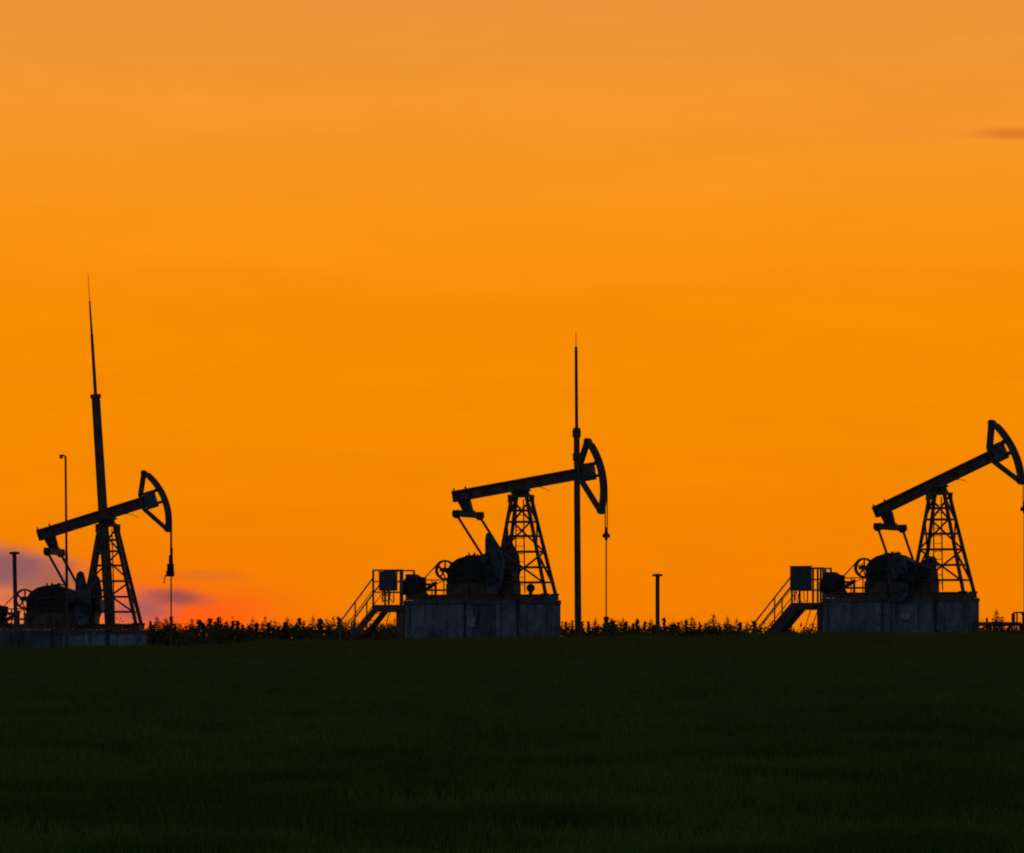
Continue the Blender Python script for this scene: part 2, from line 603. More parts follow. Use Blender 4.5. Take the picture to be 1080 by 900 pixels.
    for sgn in (-1, 1):
        dv = Vector((px_ - sx, 0, pz_ - sz))
        u = dv.normalized()
        a_, b_ = Vector((sx, sgn * 1.05, sz)) - u * .18, Vector((px_, sgn * 1.05, pz_)) + u * .22
        mb = MB().bar(a_, b_, .26, .13, (0, 1, 0))
        mb.tube((sx, sgn * .94, sz), (sx, sgn * 1.14, sz), .19, .19, 16)
        mb.tube((px_, sgn * 1.02, pz_), (px_, sgn * 1.155, pz_), .07, .07, 10)
        cr = mb.build('crank_arm', M['dark'], t)
        y0, y1 = sorted((sgn * .83, sgn * .982))
        weight = weights[0] if sgn < 0 else weights[1]
        wm = MB().prism(weight, y0, y1)
        cxm = sum(p[0] for p in weight) / len(weight)
        czm = sum(p[1] for p in weight) / len(weight)
        inner = [(cxm + (p[0] - cxm) * .72, czm + (p[1] - czm) * .72) for p in weight]
        wm.prism(inner, *sorted((sgn * .79, sgn * .83)))
        wm.prism(inner, *sorted((sgn * .982, sgn * 1.02)))
        w = wm.build('counterweight', M['steel_blue'], cr, bevel=.02)
        for p in inner[::2]:
            MB().tube((p[0], sgn * .90, p[1]), (p[0], sgn * 1.06, p[1]), .055, .055, 6).build('weight_bolt', M['dark'], cr)
    MB().tube((sx, -.95, sz), (sx, .95, sz), .11, .11, 16).build('crank_shaft', M['rod'], t)

    # gear reducer on its pedestal
    poly = [(-2.60, .42), (-2.62, .92), (-2.45, 1.16), (-2.22, 1.30), (-1.95, 1.375), (-1.68, 1.39), (-1.4, 1.34), (-1.1, 1.18), (-.6, 1.0), (-.22, .86), (-.16, .42)]
    poly = [(p[0] + (rx if p[0] < -1.2 else 0), p[1]) for p in poly]
    mb = MB().prism(poly, -.42, .42)
    for y in (-.44, .44):
        mb.box((rx - 1.4, y, .72), (2.4, .04, .06))
        for x in (-2.3, -1.7, -1.1, -.5):
            mb.box((rx + x, y, .56), (.05, .038, .26))
        mb.tube((sx, y - .03, sz + .02), (sx, y + .03, sz + .02), .24, .24, 16)
        mb.tube((-1.75, y - .03, .9), (-1.75, y + .03, .9), .16, .16, 14)
    red = mb.build('gear_reducer', M['dark'], t, bevel=.025)
    MB().box((-1.75, 0, 1.40), (.5, .4, .05)).tube((-1.75, 0, 1.42), (-1.75, 0, 1.47), .05).build('inspection_cover', M['dark'], red)
    mb = MB().box((rx - 1.4, 0, .225), (2.5, .84, .39))
    for x in (-2.55, -1.8, -1.0, -.25):
        mb.box((rx + x, 0, .215), (.06, .96, .36))
    mb.build('pedestal', M['steel'], red)

    rc = random.Random(int(tilt * 1000))
    for k in range(3):
        x = rx + rc.uniform(-2.4, -1.3)
        MB().tube((x, rc.uniform(-.3, .3), 1.2), (x + rc.uniform(-.03, .03), 0, 1.44 + rc.uniform(.0, .12)), .03, .025, 8).build('breather', M['dark'], red)
    MB().bar((rx - 2.5, -.47, .30), (rx - 2.78 + rc.uniform(-.1, .1), -.50, 1.05), .045, .03).tube((rx - 2.5, -.52, .30), (rx - 2.5, -.42, .30), .10).build('brake_lever', M['rust'], red)
    zz = rc.uniform(.55, .95)
    MB().path([(rx - 2.3, -.46, .25), (rx - 2.2, -.50, zz), (rx - 1.6, -.50, zz + .06), (rx - 1.25, -.50, zz - .1), (rx - 1.2, -.47, .25)], .024, 6).build('oil_pipe', M['rust'], red)
    if knob:
        MB().tube((.46, -.30, .03), (.46, -.30, .12), .07, .07, 12).lathe((.46, -.30, .25), [(.13, -.04), (.15, -.03), (.15, .03), (.13, .04)], 'y', 18).build('oil_pump', M['dark'], t)
    # pulley with spokes on the far side, belt, motor
    wx, wy, wz, wr = -3.10, .72, .92, .355
    mb = MB()
    ring = []
    for k in range(28):
        q = 2 * math.pi * k / 28
        q2 = 2 * math.pi * (k + 1) / 28
        mb.prism([(wx + r_ * math.cos(a_), wz + r_ * math.sin(a_)) for r_, a_ in ((wr - .06, q), (wr, q), (wr, q2), (wr - .06, q2))], wy - .09, wy + .09)
    for k in range(5):
        q = 2 * math.pi * k / 5 + .3
        mb.bar((wx, wy, wz), (wx + (wr - .05) * math.cos(q), wy, wz + (wr - .05) * math.sin(q)), .05, .05)
    mb.tube((wx, wy - .11, wz), (wx, wy + .11, wz), .085, .085, 12)
    pul = mb.build('pulley_wheel', M['steel'], t)
    mb = MB().tube((wx, .30, wz), (wx, wy - .08, wz), .06).bar((-2.62, .36, wz), (wx - .05, .36, wz), .14, .10, (0, 1, 0))
    mb.build('pulley_bracket', M['dark'], pul)
    mxx, mz = -3.98, .36
    mb = MB()
    d = Vector((mxx - wx, 0, mz - wz)).normalized()
    nrm = Vector((-d.z, 0, d.x))
    for sg in (1, -1):
        mb.bar(Vector((wx, wy, wz)) + nrm * sg * (wr + .005), Vector((mxx, wy, mz)) + nrm * sg * .125, .018, .10)
    mb.build('drive_belt', M['rubber'], t)
    mb = MB().lathe((mxx, 0, mz + .02), [(.16, -.46), (.30, -.44), (.33, -.36), (.33, .30), (.26, .36), (.10, .40)], 'y', 20)
    for k in range(14):
        q = 2 * math.pi * k / 14
        mb.bar((mxx + .34 * math.cos(q), -.3, mz + .02 + .34 * math.sin(q)), (mxx + .34 * math.cos(q), .26, mz + .02 + .34 * math.sin(q)), .03, .04, (math.cos(q), 0, math.sin(q)))
    mb.tube((mxx, .36, mz), (mxx, wy + .06, mz), .035)
    mb.tube((mxx, wy - .07, mz), (mxx, wy + .07, mz), .12, .12, 14)
    mot = mb.build('electric_motor', M['dark'], t)
    MB().box((mxx - .12, .02, mz + .34), (.34, .4, .12)).box((mxx - .30, -.2, mz - .12), (.16, .5, .34)).build('cowl', M['dark'], mot, bevel=.015)
    MB().box((mxx + .30, -.12, mz + .16), (.26, .30, .26)).build('terminal_box', M['dark'], mot, bevel=.02)
    mb = MB().box((mxx, 0, .055), (.78, .62, .05))
    mb.prism([(mxx - .36, .08), (mxx + .36, .08), (mxx + .2, .45), (mxx - .2, .45)], -.33, -.29)
    mb.prism([(mxx - .36, .08), (mxx + .36, .08), (mxx + .2, .45), (mxx - .2, .45)], .29, .33)
    mb.bar((mxx + .3, -.1, .12), (mxx + .86, -.1, .46), .12, .08).bar((mxx + .82, -.1, .03), (mxx + .82, -.1, .50), .07, .07)
    mb.bar((mxx + .84, -.1, .38), (mxx + .38, -.1, .40), .09, .06)
    mb.build('motor_mount', M['steel'], t)
    # low guard rail behind the belt
    mb = MB()
    xs = (-4.02, -3.55, -3.1, -2.68)
    for x in xs:
        mb.tube((x, .60, .03), (x, .60, .58), .024, .024, 8)
    for z, r_ in ((.20, .034), (.56, .02)):
        mb.tube((xs[0] - .02, .60, z), (xs[-1] + .02, .60, z), r_, r_, 8)
    mb.build('guard_rail', M['zinc'], t)
    return t


def foundation(label, loc, yaw, height, notice=None, mats=('concrete',) * 5):
    t = thing('concrete_foundation', label, 'foundation', loc, yaw, 'foundations under the pump jacks')
    xs = [-4.16, -3.05, -1.55, -.72, .42, 1.27]
    h0 = height - .16
    for k in range(5):
        a, b = xs[k] + .007, xs[k + 1] - .007
        dy = (.0, .012, -.03, .02, -.008)[k]
        MB().box(((a + b) / 2, 0, (h0 - .35) / 2), (b - a, 1.28 + 2 * dy, h0 + .35)).build('foundation_block', M[mats[k]], t, bevel=.025)
    MB().box((-1.445, 0, height - .08 - .002), (5.45, 1.31, .155)).build('cap_slab', M['concrete_dark'], t, bevel=.02)
    if notice:
        x, z, w, h = notice
        mb = MB().box((x, -.675, z), (w, .03, h))
        mb.build('notice_plate', M['plate'], t)
    # conduit pipes strapped to the face
    for x in (-1.86, .12):
        mb = MB().tube((x, -.705, -.1), (x, -.705, height - .02), .03, .03, 8)
        for z in (.3, .9):
            mb.box((x, -.675, z), (.12, .07, .03))
        mb.build('conduit', M['dark'], t)
    return t


def platform(label, loc, yaw, zf, slope, wide, x_deck=-5.3, posts=None, col_w=.28, deep=.22, past=0.0):
    """steel service platform at the motor end; z is measured from the foundation top"""
    t = thing('service_platform', label, 'platform', loc, yaw, 'service platforms beside the pump jacks')
    zd = zf - .32
    x1 = -4.2
    w = wide / 2
    mb = MB().box(((x_deck + x1) / 2, 0, zd - .02), (x1 - x_deck, wide, .03))
    for y in (-w + .04, w - .04):
        mb.box(((x_deck + x1) / 2, y, zd - .15), (x1 - x_deck, .06, .228))
    for x in (x_deck + .05, x1 - .05):
        mb.box((x, 0, zd - .12), (.06, wide - .16, .166))
    mb.build('deck', M['steel'], t)
    for y in (-w + .06, w - .06):
        MB().box((x1 - .12, y, (zd - .21 - .2) / 2), (col_w, .1, zd - .21 + .2)).build('support_leg', M['steel'], t)
        MB().bar((x1 - .5, y, zd - .2), (x1 - .9, y * .9, .0), .025, .025).build('support_brace', M['steel'], t)
    posts = posts or [x_deck + .03, x_deck + .62, x1 - .03]
    for y, nm in ((-w + .03, 'guard_rail'), (w - .03, 'guard_rail')):
        mb = MB()
        for x in posts:
            mb.bar((x, y, zd), (x, y, zd + 1.21), .06, .06)
        for z in (.44, .82):
            mb.bar((posts[0], y, zd + z), (posts[-1], y, zd + z), .046, .044)
        mb.bar((posts[0] - .025, y, zd + 1.22), (posts[-1] + .025, y, zd + 1.22), .055, .06)
        mb.build(nm, M['zinc'], t)
    # stairs
    drop = zd + .1
    xb = x_deck - slope * drop
    for y in (-w + .05, w - .05):
        MB().bar((x_deck + .16, y, zd - .10), (xb + .16, y, -.1), deep, .05).build('stair_stringer', M['steel'], t)
        mb = MB()
        h = 1.05
        rz = zd + h - .12
        xe, ze = xb - past * slope, -.1 + h - .12 - past
        mb.bar((x_deck, y, rz), (xe, y, ze), .045, .04)
        mb.bar((x_deck, y, zd + .50), (xb, y, -.1 + .50), .026, .026)
        mb.bar((xe + .02, y, -.25), (xe + .02, y, ze), .045, .045)
        k = .52
        xm, zm = x_deck + (xb - x_deck) * k, zd + (-.1 - zd) * k
        mb.bar((xm, y, zm - .1), (xm, y, zm + h - .12), .04, .04)
        mb.build('handrail', M['zinc'], t)
    n = 6
    for k in range(1, n + 1):
        q = k / (n + .4)
        x, z = x_deck + .14 + (xb - x_deck) * q, zd - .05 + (-.1 - zd) * q
        MB().box((x, 0, z), (.24, wide - .16, .03)).build('step', M['steel'], t)
    return t


def cabinet(label, loc, yaw, x, y, z0, w, h):
    """box on a railing: loc/yaw of its pump; x, y, z0 its near-bottom place in the pump's axes"""
    rot = Matrix.Rotation(yaw, 4, 'Z')
    p = Vector(loc) + rot @ Vector((x, y, z0))
    t = thing('control_cabinet', label, 'cabinet', p, yaw, 'control cabinets on the platforms')
    MB().box((0, 0, h / 2), (w, .26, h)).build('housing', M['cabinet'], t, bevel=.015)
    dr = MB().box((0, -.142, h / 2), (w - .08, .02, h - .08)).build('door', M['cabinet'], t, bevel=.006)
    MB().tube((w * .36, -.165, h * .48), (w * .36, -.165, h * .6), .014).build('handle', M['zinc'], dr)
    for i in (-1, 1):
        MB().bar((i * w * .34, 0, 0), (i * w * .34, 0, -.42), .035, .035).build('stand_leg', M['zinc'], t)
    rr = random.Random(x)
    for k in range(3):
        a = -.16 + k * .13
        pts = [(a, 0, 0), (a + rr.uniform(-.06, .06), -.05, -.14), (a + rr.uniform(-.1, .1), -.04, -.27), (a + .08, 0, -.42)]
        MB().path(pts, .018, 6).build('cable', M['rubber'], t)
    MB().box((0, .02, h + .02), (w + .06, .32, .03)).build('rain_hood', M['cabinet'], t)
    return t


def wellhead(label, loc, h, wheel=True, arm=0.0):
    t = thing('wellhead', label, 'wellhead', loc, 0, 'wellheads under the polished rods')
    k = h / 1.0
    mb = MB().lathe((0, 0, 0), [(.16, -.1), (.16, .22), (.25, .22), (.25, .29), (.14, .29), (.14, .46 * k), (.21, .46 * k), (.21, .52 * k), (.09, .52 * k)], 'z', 18)
    mb.build('casing_head', M['rust'], t)
    mb = MB().lathe((0, 0, 0), [(.075, .521 * k), (.075, h - .12), (.10, h - .12), (.10, h - .03), (.05, h)], 'z', 14)
    mb.build('stuffing_box', M['rust'], t)
    if wheel:
        mb = MB().tube((.12, 0, .40 * k), (.46, 0, .40 * k), .06).box((.34, 0, .40 * k), (.16, .16, .2))
        v = mb.build('valve', M['rust'], t)
        mb = MB().lathe((.34, 0, .40 * k + .24), [(.15, -.012), (.15, .012)], 'z', 16).tube((.34, 0, .40 * k + .08), (.34, 0, .40 * k + .24), .018)
        mb.build('handwheel', M['rust'], v)
    return t


def mast(label, foot, top_z, segs, lean=0.0, name='lightning_mast'):
    """segs: list of (z0, z1, r0, r1, part name) up the pole; lean tips it sideways"""
    t = thing(name, label, 'mast', foot, 0, 'tall pole masts on the well pad')
    t.rotation_euler = (0, lean, 0)
    for z0, z1, r0, r1, nm in segs:
        mb = MB().tube((0, 0, z0), (0, 0, z1), r0, r1, 16)
        if nm == 'pole_section':
            mb.tube((0, 0, z1 - .12), (0, 0, z1 + .02), r1 * 1.25, r1 * 1.25, 16)
        mb.build(nm, M['steel'], t)
    MB().tube((0, 0, -.1), (0, 0, .06), .26, .26, 18).build('base_plate', M['steel'], t)
    return t


def vent_pipe(label, foot, h, r, cap_r):
    t = thing('vent_pipe', label, 'pipe', foot, 0, 'short capped pipes on the well pad')
    MB().tube((0, 0, -.2), (0, 0, h - .05), r, r, 14).tube((0, 0, .0), (0, 0, .05), r * 2, r * 2, 14).build('pipe', M['rust'], t)
    MB().lathe((0, 0, h), [(cap_r, -.055), (cap_r, -.0), (cap_r * .8, .02), (cap_r * .3, .035)], 'z', 18).build('cap', M['rust'], t)
    return t


# --- the three wells --------------------------------------------------------
D = 150.0
YAW = {1: R(4.8), 2: R(19.0), 3: R(26.0)}
LOC = {1: at(113.8, 659, D), 2: at(549.5, 628, D), 3: at(990.5, 625.5, D)}
FH = {}
for k in (1, 2, 3):
    FH[k] = LOC[k].z - .172 - gz(LOC[k].x - 1.4, LOC[k].y)

pump_jack('pump jack whose rod carries a hooked clamp, standing before the leaning mast', LOC[1], -YAW[1], R(17.2), 2.22, (R(-24.6), R(35.8)),
          (-1.03, .93), ([(-.98, 1.45), (-.93, 1.78), (-.82, 1.88), (-.70, 1.82), (-.62, 1.5), (-.48, 1.1), (-.42, .5), (-.55, .0), (-.85, -.05), (-1.0, .5)], [(-.90, 1.5), (-.84, 1.78), (-.62, 1.84), (-.47, 1.66), (-.38, 1.2), (-.36, .5), (-.55, .0), (-.85, -.05), (-.98, .5)]), (-.6, .6), 1.95, 2.8, True, -.22)
pump_jack('pump jack with the flattest beam, its horse head crossing the upright mast', LOC[2], -YAW[2], R(9.1), 3.12, (R(-22.5), R(26.5)),
          (-.92, 1.24), ([(-1.0, 1.98), (-.97, 2.14), (-.88, 2.2), (-.78, 2.14), (-.38, 1.48), (-.30, .95), (-.42, .3), (-.6, .0), (-.9, .05), (-1.0, .6)], [(-1.02, 1.95), (-.98, 2.08), (-.88, 2.15), (-.76, 2.08), (-.40, 1.45), (-.33, .9), (-.52, .1), (-.7, .0), (-.9, .1), (-1.0, .6)]), (-.72, .6), 2.07, 2.85, knob=True)
pump_jack('pump jack with the steepest beam, tipped up toward the frame edge', LOC[3], -YAW[3], R(23.7), 3.12, (R(-19.3), R(26.2)),
          (-1.2, .56), ([(-1.62, .85), (-1.45, 1.25), (-1.2, 1.37), (-1.0, 1.30), (-.86, .95), (-.80, .4), (-.85, -.1), (-1.05, -.35), (-1.35, -.2), (-1.55, .3)], [(-1.15, .7), (-1.05, 1.0), (-.78, 1.28), (-.55, 1.32), (-.43, 1.2), (-.47, .75), (-.72, .4), (-.85, .0), (-1.1, .1)]), (-.70, .55), 2.9, 3.6)

for k, lab, notice, mats in ((1, 'low blue grey concrete foundation sunk behind the crest under the short headed pump jack', None, ('concrete_dark', 'concrete_dark', 'concrete', 'concrete_pale', 'concrete_pale')),
                       (2, 'concrete foundation with a small pale notice under the flattest beam pump jack', (-1.62, FH[2] - .76, .28, .36), ('concrete', 'concrete', 'concrete_dark', 'concrete', 'concrete')),
                       (3, 'concrete block foundation with a wide notice under the steepest beam pump jack', (-1.0, FH[3] - .66, .34, .26), ('concrete',) * 5)):
    p = LOC[k].copy()
    p.z -= FH[k] + .172
    foundation(lab, p, -YAW[k], FH[k], notice, mats)

for k, lab, sl, xd, posts, wd, dp, pa in ((2, 'steel service platform with steep stairs and twin handrails at the flattest beam pump jack', .80, -5.36, None, 1.25, .21, .0),
                              (3, 'steel service platform with one broad dark stair at the steepest beam pump jack', .86, -5.46, [-5.43, -4.62, -4.44, -4.23], .80, .36, .62)):
    p = LOC[k].copy()
    q = p + Matrix.Rotation(-YAW[k], 4, 'Z') @ Vector((-5.2, 0, 0))
    g = gz(q.x, q.y)
    zf = p.z - g
    p.z = g
    platform(lab, p, -YAW[k], zf, sl, wd, xd, posts, .28, dp, pa)

cabinet('small square control cabinet on the platform with twin handrails', LOC[2], -YAW[2], -4.80, -.50, .17, .62, .66)
cabinet('larger control cabinet with dangling cables on the platform with one broad stair', LOC[3], -YAW[3], -5.10, -.33, .11, .74, .84)

for k, reach, lab, h in ((1, 2.245, 'wellhead hidden in the grass under the hooked rod clamp', .75),
                         (2, 3.145, 'slim rusty wellhead below the rod beside the upright mast', .86)):
    q = LOC[k] + Matrix.Rotation(-YAW[k], 4, 'Z') @ Vector((reach, 0, 0))
    wellhead(lab, (q.x, q.y, gz(q.x, q.y)), h, True)
q = LOC[3] + Matrix.Rotation(-YAW[3], 4, 'Z') @ Vector((3.145, 0, 0))
w3 = wellhead('rusty wellhead with a small frame below the steepest beam at the frame edge', (q.x, q.y, gz(q.x, q.y)), .95, True)
mb = MB()
for y in (-.4, .4):
    for x in (-.30, .62):
        mb.bar((x, y, -.1), (x, y, .92), .05, .05)
    for z in (.52, .92):
        mb.bar((-.325, y, z), (.645, y, z), .05, .05)
for x in (-.30, .62):
    for z in (.52, .92):
        mb.bar((x, -.37, z), (x, .37, z), .045, .045)
mb.build('guard_frame', M['rust'], w3)
# flow line running from that wellhead back towards the foundation
fl = thing('flow_line', 'low rusty flow line pipe between the steepest pump jack and its wellhead', 'pipe', (q.x, q.y + .5, gz(q.x, q.y)), 0)
MB().tube((-1.65, 0, .52), (-.05, 0, .52), .075, .075, 12).tube((-1.65, 0, .62), (-1.65, 0, -.1), .075, .075, 12).tube((-.05, 0, .55), (-.05, 0, -.1), .075, .075, 12).build('pipe', M['rust'], fl)
MB().bar((-1.0, 0, -.1), (-1.0, 0, .45), .06, .06).box((-1.0, 0, .45), (.2, .2, .03)).build('pipe_stand', M['steel'], fl)

# --- masts and pipes --------------------------------------------------------
p = at(119.0, 676, 153.5)
p.z = gz(p.x, p.y)
k = 153.5 / F
H = lambda py: EYE + (YH - py) * k - p.z
mast('tallest mast, leaning slightly, its thin stepped tip rising behind the short headed pump jack', p, 0,
     [(-.2, H(416), .195, .155, 'pole_section'), (H(416), H(352), .062, .052, 'upper_tube'), (H(352), H(317), .042, .030, 'upper_tube'), (H(317), H(288), .012, .008, 'needle_tip')], R(-3.6))
p = at(609.8, 676, 154.0)
p.z = gz(p.x, p.y)
k = 154.0 / F
m2 = mast('upright mast with a slim rod on top behind the horse head of the flattest beam', p, 0,
          [(-.2, H(452), .125, .108, 'pole_section'), (H(452), H(366), .060, .052, 'upper_tube'), (H(366), H(350), .014, .01, 'needle_tip')], R(-.42))
MB().lathe((0, 0, H(457)), [(.11, -.18), (.155, -.12), (.155, .10), (.10, .16)], 'z', 16).build('collar', M['steel'], m2)
MB().lathe((0, 0, H(482)), [(.118, -.14), (.15, -.12), (.15, .12), (.118, .14)], 'z', 16).build('collar', M['steel'], m2)

dpost = 140.0
p = at(71.3, 676, dpost)
p.z = gz(p.x, p.y)
h = at(70, 481, dpost).z - p.z
sp = thing('slender_pole', 'slender pole with a tiny hooked tip in front of the short headed pump jack', 'pole', p)
sp.rotation_euler = (0, R(-.55), 0)
MB().tube((0, 0, -.2), (0, 0, h * .55), .052, .047, 12).tube((0, 0, h * .55), (0, 0, h), .040, .034, 12).build('pole', M['rust'], sp)
MB().path([(0, 0, h - .03), (-.06, 0, h + .02), (-.12, 0, h)], .025, 8).box((-.14, 0, h - .02), (.11, .09, .13)).build('tip_bracket', M['rust'], sp)

p = at(17.8, 676, 139.0)
p.z = gz(p.x, p.y)
h = at(16, 583, 139.0).z - p.z
v1 = vent_pipe('taller capped pipe in front of the purple cloud', p, h, .068, .17)
v1.rotation_euler = (0, R(-1.2), 0)
p = at(693.5, 676, 148.0)
p.z = gz(p.x, p.y)
h = at(693.5, 606.3, 148.0).z - p.z
vent_pipe('short capped pipe standing alone between the wells with the flattest and steepest beams', p, h, .072, .18)


# ------------------------------------------------------------------ trees
def fir_mesh(seed, h=3.2, spread=.85):
    """young fir: leader, whorls of short drooping branches widening evenly downwards, needle tufts"""
    r = random.Random(seed)
    tr, cr = MB(), MB()
    for k in range(6):
        tr.tube((0, 0, h * k / 6 - (.25 if k == 0 else 0)), (0, 0, h * (k + 1) / 6), .05 * (1 - k / 6.2), .05 * (1 - (k + 1) / 6.2), 7, False)
    z = h - .10
    while z > .2:
        dn = h - z
        ln = min(spread, .05 + .34 * dn * (1 if dn < 1.6 else 1.6 / dn + .25)) * r.uniform(.8, 1.15)
        n = 4 if dn < .4 else 7
        ph = r.uniform(0, 6.28)
        for k in range(n):
            if r.random() < .12:
                continue
            a = ph + 6.283 * k / n + r.uniform(-.3, .3)
            L = ln * r.uniform(.6, 1.2)
            up = r.uniform(-.1, .45)
            dx, dy = math.cos(a), math.sin(a)
            tr.tube((0, 0, z), (dx * L, dy * L, z + up * L * .5), .009, .003, 4, False)
            for i in range(max(4, int(L / .011))):
                f = r.random() ** .8
                c = Vector((dx * L * f, dy * L * f, z + up * L * .5 * f))
                s_ = min(.12, .055 + .14 * L) * r.uniform(.6, 1.3)
                sd = r.choice((-1, 1))
                o = Vector((-dy * sd + dx * .7, dx * sd + dy * .7, r.uniform(-.8, .7))).normalized() * s_
                wv = Vector((dx, dy, r.uniform(-1.2, 1.2))).normalized() * s_ * .28
                cr.add([c - wv, c + wv, c + o], [(0, 1, 2)])
        z -= r.uniform(.055, .085) if dn < .5 else r.uniform(.08, .12)
    for k in range(16):
        a = r.uniform(0, 6.28)
        c = Vector((0, 0, h - r.uniform(.0, .25)))
        cr.add([c + Vector((.014, 0, 0)), c - Vector((.014, 0, 0)), c + Vector((math.cos(a) * .035, math.sin(a) * .035, .07))], [(0, 1, 2)])
    return tr, cr


def shrub_mesh(seed, h=3.2, spread=.7, leafy_=1.0):
    """a clump of upright whippy stems, each a narrow ragged spire of small leaves"""
    r = random.Random(seed)
    tr, cr = MB(), MB()
    ns = r.randint(3, 6)
    for k in range(ns):
        a = r.uniform(0, 6.28)
        rad = 0 if k == 0 else r.uniform(.25, 1) * spread
        hh = h if k == 0 else h * (1 - .30 * rad / spread) * r.uniform(.78, .97)
        ex, ey = math.cos(a) * rad + r.uniform(-.08, .08), math.sin(a) * rad + r.uniform(-.08, .08)
        pts = [Vector((ex * (i / 8) ** .6 + r.uniform(-.025, .025), ey * (i / 8) ** .6 + r.uniform(-.025, .025), -.25 + (hh + .25) * i / 8)) for i in range(9)]
        for i in range(8):
            tr.tube(pts[i], pts[i + 1], .034 * (1 - .11 * i), .034 * (1 - .11 * (i + 1)), 5, False)
        wid = r.uniform(.30, .46)
        for b in range(int(64 * hh / h)):
            f = .12 + .86 * b / 64 + r.uniform(-.015, .015)
            q = min(int(f * 8), 7)
            c0_ = pts[q].lerp(pts[q + 1], f * 8 - q)
            L = (wid * (1 - f) ** .95 + .03) * r.uniform(.45, 1.25)
            t_ = r.uniform(0, 6.28)
            e = c0_ + Vector((math.cos(t_) * L, math.sin(t_) * L, L * r.uniform(.3, 1.0)))
            tr.tube(c0_, e, .007, .003, 4, False)
            for i in range(int(30 * leafy_)):
                c = c0_.lerp(e, r.uniform(.1, 1.05)) + Vector((r.gauss(0, .03), r.gauss(0, .03), r.gauss(0, .03)))
                s_ = r.uniform(.034, .072)
                d = Vector((r.gauss(0, 1), r.gauss(0, 1), r.gauss(.3, .9))).normalized()
                u = d.orthogonal().normalized() * s_ * .45
                cr.add([c - u, c + d * s_, c + u, c - d * s_ * .5], [(0, 1, 2, 3)])
    return tr, cr


def build_mesh(mb, name, mat):
    me = bpy.data.meshes.new(name)
    me.from_pydata(mb.v, [], mb.f)
    me.materials.append(mat)
    return me


FIRS, SHRUBS = [], []
for s in range(5):
    a, b = fir_mesh(100 + s, 3.2, (.85, .7, .95, .78, .62)[s])
    FIRS.append((build_mesh(a, 'trunk', M['bark']), build_mesh(b, 'crown', M['needles'])))
for s in range(6):
    a, b = shrub_mesh(200 + s, 3.2, (.55, .75, .4, .85, .6, .35)[s], (1.0, 1.2, .8, 1.3, .9, .7)[s])
    SHRUBS.append((build_mesh(a, 'trunk', M['bark']), build_mesh(b, 'crown', M['leaves'])))


def plant(kind, px, top, wide, label, group, d=None):
    d = d or random.uniform(205, 240)
    lib = FIRS if kind == 'fir_tree' else SHRUBS
    tr, cr = random.choice(lib)
    p = at(px, top, d)
    g = gz(p.x, p.y)
    t = thing(kind, label, 'fir tree' if kind == 'fir_tree' else 'young tree', (p.x, p.y, g), random.uniform(0, 6.28), group)
    sz = (p.z - g) / 3.2
    wide = max(wide, .95) if kind == 'fir_tree' else wide * 1.1
    t.scale = (sz * wide, sz * wide, sz)
    for me, nm in ((tr, 'trunk'), (cr, 'crown')):
        o = bpy.data.objects.new(nm, me)
        COL.objects.link(o)
        o.parent = t
    return t


SEG1 = 'between hooked rod clamp and twin handrails'
SEG2 = 'between upright mast and broad dark stair'
SEG3 = 'beside the low flow line pipe'
F_, S_ = 'fir_tree', 'sapling'
